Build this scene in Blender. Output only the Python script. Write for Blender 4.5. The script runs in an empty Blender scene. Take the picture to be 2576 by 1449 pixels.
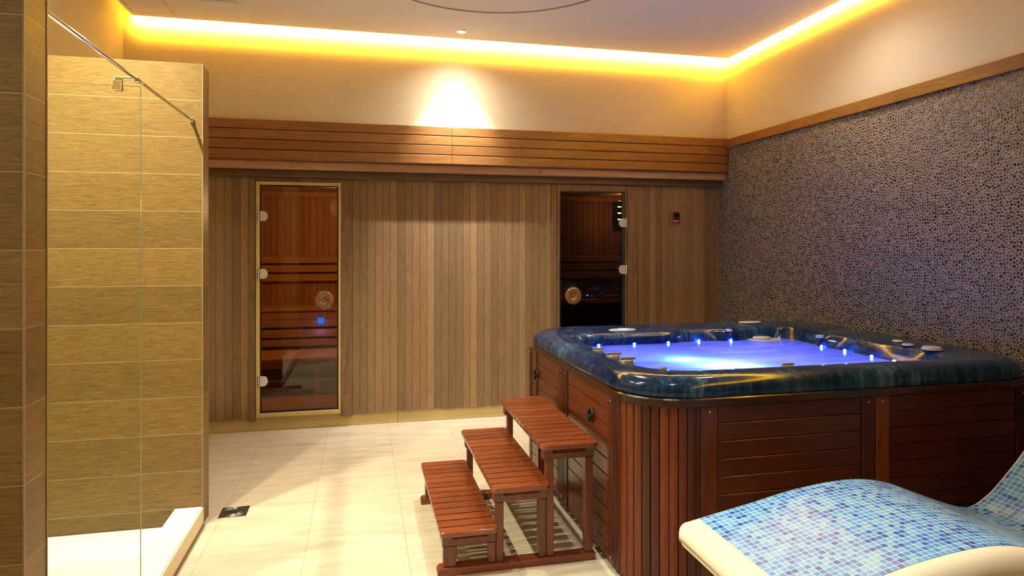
import bpy, math, random
from mathutils import Vector
random.seed(7)
PI = math.pi
SC = bpy.context.scene
COL = SC.collection
# ------------------------------------------------------------------ camera
cam_d = bpy.data.cameras.new('camera'); cam = bpy.data.objects.new('camera', cam_d); COL.objects.link(cam)
cam_d.sensor_width = 36.0; cam_d.lens = 1637.0/2576*36; cam_d.shift_y = -103.5/2576
cam_d.clip_start = 0.02; cam_d.clip_end = 60
cam.location = (0, 0, 1.5); cam.rotation_euler = (PI/2, 0, -math.radians(13.035))
SC.camera = cam
# ------------------------------------------------------------------ world and exposure
w = bpy.data.worlds.new('world'); SC.world = w; w.use_nodes = True
w.node_tree.nodes['Background'].inputs[0].default_value = (0.9, 0.85, 0.8, 1)
w.node_tree.nodes['Background'].inputs[1].default_value = 0.02
SC.view_settings.view_transform = 'Standard'; SC.view_settings.look = 'None'
SC.view_settings.exposure = 0.0; SC.view_settings.gamma = 1.0; SC.view_settings.use_curve_mapping = False
# ------------------------------------------------------------------ lights
CZ = 3.21            # underside of the dropped ceiling
def spot(x, y, power, col, angle=95, blend=0.6, tilt=(0, 0), z=CZ-0.012, r=0.03):
    l = bpy.data.lights.new('downlight_beam', 'SPOT'); l.energy = power; l.color = col
    l.spot_size = math.radians(angle); l.spot_blend = blend; l.shadow_soft_size = r
    o = bpy.data.objects.new('downlight_beam', l); COL.objects.link(o)
    o.location = (x, y, z); o.rotation_euler = (math.radians(tilt[0]), math.radians(tilt[1]), 0)
    return o
WARM = (1.0, 0.95, 0.82)
spot(0.774, 5.12, 300, (1.0, 0.96, 0.88), 60, 1.0, (18, 0), r=0.02)
spot(0.774, 5.12, 55, (1.0, 0.96, 0.88), 140, 1.0, (4, 0), r=0.02)
spot(0.774, 5.12, 30, (1.0, 0.96, 0.88), 84, 1.0, (18, 0), r=0.02)         # the lamp seen in the ceiling
spot(-1.23, 3.38, 330, (1.0, 0.92, 0.64), 120, 1.0)     # two over the shower
spot(-1.23, 2.65, 220, (1.0, 0.90, 0.58), 130, 0.7)
spot(1.05, 4.10, 210, WARM, 100, 0.9)
spot(-0.40, 2.75, 150, WARM, 95, 0.9)
spot(-1.25, 0.75, 140, WARM, 112, 0.8)  # unseen lamp added to brighten the near partition's front
spot(1.10, 1.50, 270, (1.0, 0.96, 0.87), 58, 0.8)
spot(2.80, 3.55, 45, (1.0, 0.88, 0.80), 150, 1.0)
def strip(name, loc, size, rot, power, col=(1.0, 0.62, 0.042)):
    l = bpy.data.lights.new(name, 'AREA'); l.shape = 'RECTANGLE'; l.size = size; l.size_y = 0.015
    l.energy = power; l.color = col; l.spread = math.radians(115)
    o = bpy.data.objects.new(name, l); COL.objects.link(o); o.location = loc; o.rotation_euler = rot
    return o
strip('cove_light', (0.825, 5.43, 3.268), 5.00, (math.radians(70), 0, 0), 240)
strip('cove_light', (3.290, 0.95, 3.257), 9.05, (math.radians(70), 0, math.radians(-90)), 350)
def glow(loc, size, rot, power):
    o = strip('cove_glow', loc, size, rot, power, (1.0, 0.46, 0.01)); o.data.spread = math.radians(180)
glow((0.81, 5.435, 3.262), 5.04, (math.radians(85), 0, 0), 28)
glow((3.292, 0.95, 3.255), 9.05, (math.radians(85), 0, math.radians(-90)), 36)
def point(name, loc, power, col, r=0.03):
    l = bpy.data.lights.new(name, 'POINT'); l.energy = power; l.color = col; l.shadow_soft_size = r
    o = bpy.data.objects.new(name, l); COL.objects.link(o); o.location = loc
    return o
# ------------------------------------------------------------------ node helpers
class NT:
    def __init__(s, name):
        s.m = bpy.data.materials.new(name); s.m.use_nodes = True
        s.t = s.m.node_tree; s.t.nodes.clear()
        s.out = s.t.nodes.new('ShaderNodeOutputMaterial')
    def n(s, typ, ins=None, **at):
        nd = s.t.nodes.new('ShaderNode'+typ)
        for k, v in at.items(): setattr(nd, k, v)
        for k, v in (ins or {}).items():
            if hasattr(v, 'links') and hasattr(v, 'is_output'): s.t.links.new(v, nd.inputs[k])
            else: nd.inputs[k].default_value = v
        return nd
    def math(s, op, a, b=0.0, c=0.0):
        nd = s.t.nodes.new('ShaderNodeMath'); nd.operation = op
        for i, v in enumerate((a, b, c)):
            if hasattr(v, 'is_output'): s.t.links.new(v, nd.inputs[i])
            else: nd.inputs[i].default_value = v
        return nd.outputs[0]
    def ramp(s, fac, stops, interp='LINEAR'):
        nd = s.t.nodes.new('ShaderNodeValToRGB'); cr = nd.color_ramp; cr.interpolation = interp
        while len(cr.elements) < len(stops): cr.elements.new(0.5)
        for e, (p, c) in zip(cr.elements, stops):
            e.position = p; e.color = (c[0], c[1], c[2], 1) if len(c) == 3 else c
        s.t.links.new(fac, nd.inputs[0]); return nd.outputs[0]
    def mix(s, f, a, b, blend='MIX'):
        nd = s.t.nodes.new('ShaderNodeMix'); nd.data_type = 'RGBA'; nd.blend_type = blend
        for i, v in ((0, f), (6, a), (7, b)):
            if hasattr(v, 'is_output'): s.t.links.new(v, nd.inputs[i])
            else: nd.inputs[i].default_value = v if i == 0 else (v[0], v[1], v[2], 1)
        return nd.outputs[2]
    def coord(s, out='Object'):
        return s.n('TexCoord').outputs[out]
    def mapping(s, vec, scale=(1, 1, 1), loc=(0, 0, 0)):
        return s.n('Mapping', {'Vector': vec, 'Scale': scale, 'Location': loc}).outputs[0]
    def xyz(s, vec):
        nd = s.n('SeparateXYZ', {0: vec}); return nd.outputs[0], nd.outputs[1], nd.outputs[2]
    def comb(s, x, y, z): return s.n('CombineXYZ', {0: x, 1: y, 2: z}).outputs[0]
    def bump(s, h, st=0.2, d=0.005):
        return s.n('Bump', {'Height': h, 'Strength': st, 'Distance': d}).outputs[0]
    def pbr(s, col, rough=0.5, metal=0.0, normal=None, coat=0.0, spec=0.5, coat_rough=0.05, **kw):
        p = s.t.nodes.new('ShaderNodeBsdfPrincipled')
        for k, v in (('Base Color', col), ('Roughness', rough), ('Metallic', metal), ('Coat Weight', coat),
                     ('Specular IOR Level', spec), ('Coat Roughness', coat_rough)):
            if hasattr(v, 'is_output'): s.t.links.new(v, p.inputs[k])
            elif k == 'Base Color': p.inputs[k].default_value = (v[0], v[1], v[2], 1)
            else: p.inputs[k].default_value = v
        if normal is not None: s.t.links.new(normal, p.inputs['Normal'])
        s.t.links.new(p.outputs[0], s.out.inputs[0]); return p
def lin(r, g, b):
    f = lambda c: (c/255/12.92) if c/255 <= 0.04045 else ((c/255+0.055)/1.055)**2.4
    return (f(r), f(g), f(b))
def plain(name, col, rough=0.6, metal=0.0, coat=0.0, bump=0.0, bscale=60, spec=0.5):
    s = NT(name); nrm = None
    n = s.n('TexNoise', {'Vector': s.coord(), 'Scale': bscale, 'Detail': 4})
    if bump: nrm = s.bump(n.outputs[0], bump, 0.004)
    c = s.mix(0.06, col, n.outputs[1], 'OVERLAY')
    s.pbr(c, rough, metal, nrm, coat, spec); return s.m
def emit(name, col, st):
    s = NT(name); e = s.n('Emission', {'Color': (*col, 1), 'Strength': st})
    s.t.links.new(e.outputs[0], s.out.inputs[0]); return s.m
def wood(name, dark, light, axis=2, rough=0.45, coat=0.0, pitch=None, paxis=0, poff=0.0, var=0.35, fine=60, red=None, ring=1.0, contrast=1.0):
    """grain runs along axis; pitch/paxis give each board its own tone"""
    s = NT(name); co = s.coord(); x, y, z = s.xyz(co); c3 = [x, y, z]
    if pitch:
        idx = s.math('FLOOR', s.math('DIVIDE', s.math('SUBTRACT', c3[paxis], poff), pitch))
    else:
        idx = s.n('ObjectInfo').outputs['Random']; idx = s.math('MULTIPLY', idx, 31.7)
    wn = s.n('TexWhiteNoise', {'W': idx}, noise_dimensions='1D')
    sc = [fine, fine, fine]; sc[axis] = fine*0.035
    off = s.comb(s.math('MULTIPLY', wn.outputs[0], 9.0), s.math('MULTIPLY', wn.outputs[0], 5.0), s.math('MULTIPLY', wn.outputs[0], 7.0))
    v = s.n('VectorMath', {0: s.mapping(co, sc), 1: off}, operation='ADD').outputs[0]
    n1 = s.n('TexNoise', {'Vector': v, 'Scale': 1.0, 'Detail': 6, 'Roughness': 0.62, 'Distortion': 0.4}).outputs[0]
    sc2 = [fine*0.16]*3; sc2[axis] = fine*0.02
    v2 = s.n('VectorMath', {0: s.mapping(co, sc2), 1: off}, operation='ADD').outputs[0]
    n2 = s.n('TexNoise', {'Vector': v2, 'Scale': 1.0, 'Detail': 3, 'Distortion': 0.8}).outputs[0]
    rings = s.math('FRACT', s.math('MULTIPLY', n2, 7.0*ring))
    f = s.math('ADD', s.math('MULTIPLY', n1, 0.62), s.math('MULTIPLY', rings, 0.28))
    f = s.math('ADD', s.math('MULTIPLY', s.math('SUBTRACT', f, 0.42), 1.5*contrast), 0.45)
    c = s.ramp(f, [(0.0, dark), (1.0, light)])
    br = s.math('ADD', s.math('MULTIPLY', s.math('SUBTRACT', wn.outputs[0], 0.5), var), 1.0)
    c = s.mix(1.0, c, s.comb(br, br, br), 'MULTIPLY')
    if red: c = s.mix(s.math('MULTIPLY', wn.outputs[1] if False else wn.outputs[0], 0.5), c, red)
    s.pbr(c, rough, 0, s.bump(n1, 0.12, 0.002), coat, 0.4, 0.12); return s.m
# ------------------------------------------------------------------ materials
M = {}
M['plaster'] = plain('cream_plaster', (0.70, 0.605, 0.41), 0.85, bump=0.03, bscale=180, spec=0.2)
M['ceiling'] = plain('ceiling_paint', (0.88, 0.81, 0.72), 0.9, bump=0.02, bscale=200, spec=0.2)
PITCH = 0.0626
M['clad'] = wood('vertical_cladding', lin(102, 80, 57), lin(164, 134, 97), 2, 0.5, 0, PITCH, 0, -1.765, 0.6, 90, contrast=0.5)
M['fascia'] = wood('fascia_boards', lin(104, 66, 32), lin(156, 108, 58), 0, 0.42, 0.1, 0.08, 2, 2.19, 0.22, 70, ring=1.0, contrast=0.7)
M['shaded_board'] = wood('shaded_brown_board', lin(84, 62, 44), lin(122, 94, 70), 0, 0.5, 0, None, 0, 0, 0.3)  # shaded look of the set-back board put into its colour
M['lit_pale_board'] = wood('lit_pale_board', lin(170, 128, 92), lin(205, 165, 128), 0, 0.45, 0, None, 0, 0, 0.2)  # lit look of the soffit strip put into its colour
M['casing'] = wood('casing_wood', lin(98, 75, 52), lin(146, 116, 84), 2, 0.5, 0, None, 0, 0, 0.3)
M['pine'] = wood('pine_frame', lin(196, 165, 98), lin(222, 196, 132), 2, 0.5, 0, None, 0, 0, 0.08)
M['plinth'] = wood('pale_plinth', lin(184, 160, 100), lin(206, 184, 128), 0, 0.5, 0, None, 0, 0, 0.1, 30)
M['trim'] = wood('wall_trim_wood', lin(98, 62, 32), lin(146, 100, 56), 1, 0.45, 0.1, 1.5, 1, 0.5, 0.2, 40, ring=1.6)
M['cedar'] = wood('sauna_cedar', lin(176, 112, 56), lin(222, 158, 90), 2, 0.6, 0, 0.068, 0, 0, 0.35)
M['cedar_x'] = wood('sauna_bench_cedar', lin(184, 120, 62), lin(230, 168, 100), 0, 0.55, 0, None, 0, 0, 0.15)
M['cedar_dim'] = wood('sauna_dimmed_cedar', lin(100, 52, 26), lin(150, 88, 46), 2, 0.6, 0, 0.055, 0, 0, 0.4)  # cedar darkened, the dimness of the unlit right cabin put into its colour
M['tubwood_v'] = wood('varnished_stave_wood', lin(44, 14, 6), lin(84, 34, 14), 2, 0.34, 0.0, None, 0, 0, 0.9)
M['tubwood_x'] = wood('varnished_front_shaded', lin(46, 14, 5), lin(80, 30, 11), 0, 0.34, 0.0, 0.078, 2, -0.055, 0.3)  # skirt wood darkened, the shade on the front put into its colour
M['tubwood_y'] = wood('varnished_side_lit', lin(64, 24, 8), lin(112, 49, 18), 1, 0.26, 0.2, 0.078, 2, -0.055, 0.3)  # same skirt wood lighter, the light on this side put into its colour
M['tubrail'] = wood('varnished_rail_wood', lin(38, 13, 7), lin(60, 24, 12), 0, 0.3, 0.3, None, 0, 0, 0.2)
M['stepwood'] = wood('step_slat_wood', lin(94, 40, 17), lin(146, 73, 32), 0, 0.27, 0.45, 0.0726, 1, 0, 0.35)
M['stepframe'] = wood('step_frame_wood', lin(84, 38, 25), lin(126, 64, 42), 2, 0.35, 0.3, None, 0, 0, 0.3)
M['stepbase'] = wood('step_base_wood', lin(96, 42, 24), lin(142, 72, 42), 0, 0.35, 0.3, None, 0, 0, 0.2)
M['spacer'] = wood('grey_spacer_wood', lin(84, 66, 52), lin(118, 96, 78), 2, 0.6, 0, None, 0, 0, 0.1)
M['chrome'] = plain('chrome', (0.85, 0.84, 0.82), 0.12, 1.0)
M['steel'] = plain('brushed_steel', (0.09, 0.075, 0.07), 0.4, 0.8)
M['steel_lt'] = plain('bright_steel_ring', (0.75, 0.72, 0.68), 0.2, 1.0)
M['white_metal'] = plain('satin_hinge', (0.72, 0.68, 0.64), 0.35, 0.3)
M['white'] = plain('white_plastic', (0.75, 0.74, 0.73), 0.5)
M['tray'] = plain('white_tray', (0.86, 0.85, 0.82), 0.35)
M['curb'] = plain('beige_curb', (0.72, 0.62, 0.42), 0.5, bump=0.05, bscale=30)
M['black'] = plain('black_plastic', (0.012, 0.011, 0.011), 0.35)
M['seal'] = plain('black_seal', (0.01, 0.01, 0.01), 0.6)
M['greyjet'] = plain('grey_plastic', (0.19, 0.18, 0.165), 0.35, 0.0, 0.2)
M['lightjet'] = plain('pale_grey_plastic', (0.55, 0.53, 0.52), 0.3, 0.0, 0.3)
M['beige_trim'] = plain('beige_edge_trim', (0.26, 0.20, 0.13), 0.4)
M['knobwood'] = wood('turned_knob_wood', lin(104, 74, 40), lin(136, 102, 60), 0, 0.3, 0.4, None, 0, 0, 0.05, 90)
M['cream_render'] = plain('cream_cement_edge', (0.72, 0.66, 0.49), 0.7, bump=0.35, bscale=14)
M['led'] = emit('jet_led', (0.025, 0.12, 1.0), 130)
M['bulb'] = emit('downlight_bulb', (1.0, 0.95, 0.85), 60)
M['bluegleam'] = emit('blue_gleam_block', (0.01, 0.10, 1.0), 7)  # glow of the added blue block
M['saunalamp'] = emit('sauna_bulb', (1.0, 0.62, 0.28), 22)
M['lcd'] = emit('lit_display', (0.62, 0.85, 1.0), 1.3)
M['red_led'] = emit('red_digits', (1.0, 0.02, 0.08), 2.2)
M['red_dim'] = emit('red_window', (0.12, 0.0, 0.004), 0.25)
def floor_mat():
    s = NT('travertine_tiles'); co = s.coord(); x, y, z = s.xyz(co)
    v = s.mapping(co, (1.6, 9, 1)); n = s.n('TexNoise', {'Vector': v, 'Scale': 1.6, 'Detail': 8, 'Roughness': 0.62, 'Distortion': 0.6}).outputs[0]
    n2 = s.n('TexNoise', {'Vector': co, 'Scale': 2.2, 'Detail': 3}).outputs[0]
    c = s.ramp(n, [(0.30, lin(184, 170, 146)), (0.5, lin(204, 192, 170)), (0.7, lin(212, 204, 186))])
    c = s.mix(s.math('MULTIPLY', n2, 0.45), c, lin(190, 180, 160))
    PX, PY = 0.49, 0.98
    col = s.math('FLOOR', s.math('DIVIDE', s.math('ADD', x, 0.268+4.9), PX))
    fx = s.math('ABSOLUTE', s.math('SUBTRACT', s.math('FRACT', s.math('DIVIDE', s.math('ADD', x, 0.268+4.9), PX)), 0.5))
    sh = s.math('MULTIPLY', s.math('MODULO', col, 2.0), 0.37)
    fy = s.math('ABSOLUTE', s.math('SUBTRACT', s.math('FRACT', s.math('ADD', s.math('DIVIDE', s.math('ADD', y, 9.35), PY), sh)), 0.5))
    g = s.math('MAXIMUM', s.math('GREATER_THAN', fx, 0.5-0.0018/PX), s.math('GREATER_THAN', fy, 0.5-0.0018/PY))
    c = s.mix(s.math('MULTIPLY', g, 0.55), c, lin(150, 125, 80))
    s.pbr(c, s.math('ADD', s.math('MULTIPLY', n2, 0.2), 0.36), 0, s.bump(n, 0.06, 0.003), 0.0, 0.4); return s.m
M['floor'] = floor_mat()
def tile_mat():
    s = NT('wood_look_tiles'); co = s.coord(); x, y, z = s.xyz(co)
    P = 0.1985; Z0 = 1.491-P*20
    q = s.math('DIVIDE', s.math('SUBTRACT', z, Z0), P)
    row = s.math('FLOOR', q); wn = s.n('TexWhiteNoise', {'W': row}, noise_dimensions='1D').outputs[0]
    fr = s.math('ABSOLUTE', s.math('SUBTRACT', s.math('FRACT', q), 0.5))
    off = s.comb(s.math('MULTIPLY', wn, 11.0), s.math('MULTIPLY', wn, 3.0), s.math('MULTIPLY', wn, 7.0))
    v = s.n('VectorMath', {0: s.mapping(co, (8, 8, 150)), 1: off}, operation='ADD').outputs[0]
    n = s.n('TexNoise', {'Vector': v, 'Scale': 1.4, 'Detail': 9, 'Roughness': 0.68, 'Distortion': 0.35}).outputs[0]
    v2 = s.n('VectorMath', {0: s.mapping(co, (2.4, 2.4, 16)), 1: off}, operation='ADD').outputs[0]
    n2 = s.n('TexNoise', {'Vector': v2, 'Scale': 1.2, 'Detail': 4, 'Distortion': 1.6}).outputs[0]
    rg = s.math('ABSOLUTE', s.math('SUBTRACT', s.math('FRACT', s.math('MULTIPLY', n2, 9.0)), 0.5))
    f = s.math('ADD', s.math('MULTIPLY', n, 0.92), s.math('MULTIPLY', rg, 0.20))
    c = s.ramp(f, [(0.25, lin(78, 60, 32)), (0.40, lin(104, 82, 43)), (0.56, lin(122, 97, 50)), (0.8, lin(142, 114, 62))])
    br = s.math('ADD', s.math('MULTIPLY', wn, 0.25), 0.85)
    c = s.mix(1.0, c, s.comb(br, br, br), 'MULTIPLY')
    g = s.math('GREATER_THAN', fr, 0.5-0.0011/P)
    c = s.mix(g, c, lin(160, 148, 120))
    h = s.math('SUBTRACT', n, s.math('MULTIPLY', g, 1.5))
    s.pbr(c, 0.42, 0, s.bump(h, 0.15, 0.002), 0, 0.45); return s.m
M['tile'] = tile_mat()
def mosaic_wall():
    s = NT('pebble_mosaic'); co = s.coord(); x, y, z = s.xyz(co)
    v = s.comb(y, z, 0.0)
    nz = s.n('TexNoise', {'Vector': v, 'Scale': 14.0, 'Detail': 2})
    v = s.n('VectorMath', {0: v, 1: s.n('VectorMath', {0: nz.outputs[1], 1: (0.012, 0.012, 0)}, operation='MULTIPLY').outputs[0]}, operation='ADD').outputs[0]
    a = s.n('TexVoronoi', {'Vector': v, 'Scale': 56.0, 'Randomness': 0.95}, voronoi_dimensions='2D')
    e = s.n('TexVoronoi', {'Vector': v, 'Scale': 56.0, 'Randomness': 0.95}, voronoi_dimensions='2D', feature='DISTANCE_TO_EDGE')
    r = s.n('SeparateColor', {0: a.outputs['Color']}).outputs[0]
    tc = s.ramp(r, [(0.0, lin(30, 27, 30)), (0.35, lin(56, 51, 53)), (0.7, lin(86, 80, 82)), (1.0, lin(120, 113, 112))])
    g = s.ramp(e.outputs['Distance'], [(0.085, (1, 1, 1)), (0.14, (0, 0, 0))])
    c = s.mix(g, tc, lin(164, 158, 158))
    h = s.ramp(e.outputs['Distance'], [(0.03, (0, 0, 0)), (0.09, (0.6, 0.6, 0.6)), (0.3, (1, 1, 1))])
    tilt = s.n('VectorMath', {0: a.outputs['Color'], 1: (0.5, 0.5, 0.5)}, operation='SUBTRACT').outputs[0]
    nb = s.bump(h, 0.55, 0.004)
    nb = s.n('VectorMath', {0: nb, 1: s.n('VectorMath', {0: tilt, 1: (0.06, 0.06, 0.06)}, operation='MULTIPLY').outputs[0]}, operation='ADD').outputs[0]
    nb = s.n('VectorMath', {0: nb}, operation='NORMALIZE').outputs[0]
    ro = s.math('ADD', s.math('MULTIPLY', g, 0.5), 0.22)
    s.pbr(c, ro, 0, nb, 0, 0.4); return s.m
M['mosaic'] = mosaic_wall()
def acrylic():
    s = NT('marbled_blue_acrylic'); co = s.coord()
    n0 = s.n('TexNoise', {'Vector': co, 'Scale': 2.4, 'Detail': 2})
    v = s.n('VectorMath', {0: s.mapping(co, (26, 13, 1.6)), 1: s.n('VectorMath', {0: n0.outputs[1], 1: (2.2, 2.2, 2.2)}, operation='MULTIPLY').outputs[0]}, operation='ADD').outputs[0]
    n = s.n('TexNoise', {'Vector': v, 'Scale': 1.5, 'Detail': 9, 'Roughness': 0.7, 'Distortion': 0.8}).outputs[0]
    n3 = s.n('TexNoise', {'Vector': co, 'Scale': 3.3, 'Detail': 3}).outputs[0]
    f = s.math('MULTIPLY', n, s.math('ADD', s.math('MULTIPLY', n3, 1.1), 0.42))
    c = s.ramp(f, [(0.34, (0.002, 0.008, 0.032)), (0.50, (0.007, 0.026, 0.085)), (0.64, (0.028, 0.080, 0.16)), (0.9, (0.17, 0.25, 0.33))])
    s.pbr(c, 0.15, 0, None, 0.0, 0.25, 0.03); return s.m
M['acrylic'] = acrylic()
def tubwater():
    s = NT('bubbling_water'); co = s.coord()
    n0 = s.n('TexNoise', {'Vector': co, 'Scale': 1.4, 'Detail': 1})
    v = s.n('VectorMath', {0: s.mapping(co, (1.6, 5.0, 1)), 1: s.n('VectorMath', {0: n0.outputs[1], 1: (3, 3, 3)}, operation='MULTIPLY').outputs[0]}, operation='ADD').outputs[0]
    n = s.n('TexNoise', {'Vector': v, 'Scale': 1.0, 'Detail': 4, 'Roughness': 0.5, 'Distortion': 0.5}).outputs[0]
    col = s.ramp(n, [(0.35, (0.42, 0.52, 0.95)), (0.65, (0.95, 0.92, 1.0))])
    tr = s.n('BsdfTranslucent', {'Color': col}).outputs[0]
    df = s.n('BsdfDiffuse', {'Color': (0.30, 0.28, 0.55, 1)}).outputs[0]
    m1 = s.n('MixShader', {0: 0.15, 1: tr, 2: df}).outputs[0]
    wv = s.n('TexNoise', {'Vector': s.mapping(co, (6, 14, 1)), 'Scale': 1.0, 'Detail': 2}).outputs[0]
    gl = s.n('BsdfGlossy', {'Color': (1, 1, 1, 1), 'Roughness': 0.12, 'Normal': s.bump(wv, 0.12, 0.02)}).outputs[0]
    fr = s.n('Fresnel', {'IOR': 1.12}).outputs[0]
    s.t.links.new(s.n('MixShader', {0: fr, 1: m1, 2: gl}).outputs[0], s.out.inputs[0]); return s.m
M['water'] = tubwater()
def glass(name, tint, ior=1.45, rough=0.0):
    s = NT(name)
    t = s.n('BsdfTransparent', {'Color': (*tint, 1)}).outputs[0]
    g = s.n('BsdfGlossy', {'Color': (1, 1, 1, 1), 'Roughness': rough}).outputs[0]
    f = s.n('Fresnel', {'IOR': ior}).outputs[0]
    s.t.links.new(s.n('MixShader', {0: f, 1: t, 2: g}).outputs[0], s.out.inputs[0]); return s.m
M['bronze_glass'] = glass('bronze_tinted_glass', (0.52, 0.47, 0.36), 1.5)
M['clear_glass'] = glass('clear_glass', (0.97, 0.985, 0.97), 1.12)
M['glass_edge'] = plain('glass_edge', (0.30, 0.32, 0.20), 0.2)
def lounge_mosaic():
    s = NT('blue_glass_mosaic'); uv = s.coord('UV'); u, v, _ = s.xyz(uv); P = 0.0218
    a = s.math('DIVIDE', u, P); b = s.math('DIVIDE', v, P)
    wn = s.n('TexWhiteNoise', {'Vector': s.comb(s.math('FLOOR', a), s.math('FLOOR', b), 0.0)}, noise_dimensions='2D').outputs[0]
    c = s.ramp(wn, [(0.0, lin(106, 166, 204)), (0.2, lin(82, 150, 208)), (0.45, lin(66, 134, 202)), (0.72, lin(46, 110, 190)), (0.9, lin(30, 84, 172))], 'CONSTANT')
    fa = s.math('ABSOLUTE', s.math('SUBTRACT', s.math('FRACT', a), 0.5)); fb = s.math('ABSOLUTE', s.math('SUBTRACT', s.math('FRACT', b), 0.5))
    g = s.math('GREATER_THAN', s.math('MAXIMUM', fa, fb), 0.458)
    c = s.mix(g, c, (0.78, 0.74, 0.64))
    s.pbr(c, s.math('ADD', s.math('MULTIPLY', g, 0.4), 0.22), 0, s.bump(s.math('SUBTRACT', 1.0, g), 0.3, 0.001), 0, 0.4); return s.m
M['lounge'] = lounge_mosaic()
# ------------------------------------------------------------------ geometry helpers
WL = {}                                     # world location of every object used as parent
def tag(o, label=None, cat=None, group=None, kind=None):
    if label: o['label'] = label
    if cat: o['category'] = cat
    if group: o['group'] = group
    if kind: o['kind'] = kind
    return o
def thing(name, loc, label, cat, group=None, kind=None):
    o = bpy.data.objects.new(name, None); COL.objects.link(o); o.location = loc; o.empty_display_size = 0.1
    WL[o.name] = Vector(loc); return tag(o, label, cat, group, kind)
class MB:
    def __init__(s): s.v = []; s.f = []; s.uv = None; s.smooth = set()
    def add(s, vs, fs, smooth=False):
        b = len(s.v); s.v += [tuple(p) for p in vs]
        for f in fs:
            if smooth: s.smooth.add(len(s.f))
            s.f.append(tuple(b+i for i in f))
        return s
    def box(s, x0, x1, y0, y1, z0, z1, c=0.0):
        if c <= 0:
            return s.add([(x0,y0,z0),(x1,y0,z0),(x1,y1,z0),(x0,y1,z0),(x0,y0,z1),(x1,y0,z1),(x1,y1,z1),(x0,y1,z1)],
                  [(0,3,2,1),(4,5,6,7),(0,1,5,4),(1,2,6,5),(2,3,7,6),(3,0,4,7)])
        X = (x0, x1); Y = (y0, y1); Z = (z0, z1); vs = []; idx = {}
        for i in (0,1):
            for j in (0,1):
                for k in (0,1):
                    sx = c if i == 0 else -c; sy = c if j == 0 else -c; sz = c if k == 0 else -c
                    for a, p in enumerate(((X[i], Y[j]+sy, Z[k]+sz), (X[i]+sx, Y[j], Z[k]+sz), (X[i]+sx, Y[j]+sy, Z[k]))):
                        idx[(i,j,k,a)] = len(vs); vs.append(p)
        fs = []
        for i in (0,1):
            q = [idx[(i,0,0,0)], idx[(i,1,0,0)], idx[(i,1,1,0)], idx[(i,0,1,0)]]; fs.append(q if i else q[::-1])
            q = [idx[(0,i,0,1)], idx[(1,i,0,1)], idx[(1,i,1,1)], idx[(0,i,1,1)]]; fs.append(q[::-1] if i else q)
            q = [idx[(0,0,i,2)], idx[(1,0,i,2)], idx[(1,1,i,2)], idx[(0,1,i,2)]]; fs.append(q if i else q[::-1])
        for j in (0,1):
            for k in (0,1):
                fs.append([idx[(0,j,k,1)], idx[(1,j,k,1)], idx[(1,j,k,2)], idx[(0,j,k,2)]])
        for i in (0,1):
            for k in (0,1):
                fs.append([idx[(i,0,k,0)], idx[(i,1,k,0)], idx[(i,1,k,2)], idx[(i,0,k,2)]])
            for j in (0,1):
                fs.append([idx[(i,j,0,0)], idx[(i,j,1,0)], idx[(i,j,1,1)], idx[(i,j,0,1)]])
                for k in (0,1): fs.append([idx[(i,j,k,0)], idx[(i,j,k,1)], idx[(i,j,k,2)]])
        return s.add(vs, fs)
    def loft(s, loops, closed=True, caps=(False, False), smooth=True, uvf=None):
        n = len(loops[0]); b = len(s.v)
        for l in loops: s.v += [tuple(p) for p in l]
        for i in range(len(loops)-1):
            for j in range(n if closed else n-1):
                k = (j+1) % n
                if smooth: s.smooth.add(len(s.f))
                s.f.append((b+i*n+j, b+i*n+k, b+(i+1)*n+k, b+(i+1)*n+j))
        if caps[0]: s.f.append(tuple(b+j for j in range(n))[::-1])
        if caps[1]: s.f.append(tuple(b+(len(loops)-1)*n+j for j in range(n)))
        return s
    def lathe(s, cx, cy, cz, prof, n=24, axis='z'):
        loops = []
        for r, h in prof:
            l = []
            for k in range(n):
                a = 2*PI*k/n; p, q = r*math.cos(a), r*math.sin(a)
                l.append((cx+p, cy+q, cz+h) if axis == 'z' else (cx+p, cy-h, cz+q) if axis == 'y' else (cx-h, cy-p, cz+q))
            loops.append(l)
        return s.loft(loops, True, (True, True))
    def tube(s, p, q, r, n=12):
        p, q = Vector(p), Vector(q); d = (q-p).normalized()
        u = d.orthogonal().normalized(); w_ = d.cross(u)
        return s.loft([[c+u*(r*math.cos(2*PI*k/n))+w_*(r*math.sin(2*PI*k/n)) for k in range(n)] for c in (p, q)], True, (True, True))
    def build(s, name, mat, parent=None, origin=None, recalc=True):
        xs, ys, zs = zip(*s.v)
        if parent is not None: o0 = WL[parent.name]; loc = Vector((0, 0, 0))
        else:
            loc = Vector(origin) if origin is not None else Vector(((min(xs)+max(xs))/2, (min(ys)+max(ys))/2, min(zs))); o0 = loc
        me = bpy.data.meshes.new(name)
        me.from_pydata([tuple(Vector(p)-o0) for p in s.v], [], s.f)
        for i in s.smooth: me.polygons[i].use_smooth = True
        if recalc:
            import bmesh
            bm = bmesh.new(); bm.from_mesh(me); bmesh.ops.recalc_face_normals(bm, faces=bm.faces); bm.to_mesh(me); bm.free()
        me.materials.append(mat)
        o = bpy.data.objects.new(name, me); COL.objects.link(o)
        if parent is not None: o.parent = parent
        o.location = loc; WL[o.name] = o0
        return o
def struct(name, mb, mat):
    o = mb.build(name, mat, None, (0, 0, 0)); o['kind'] = 'structure'; return o
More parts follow.
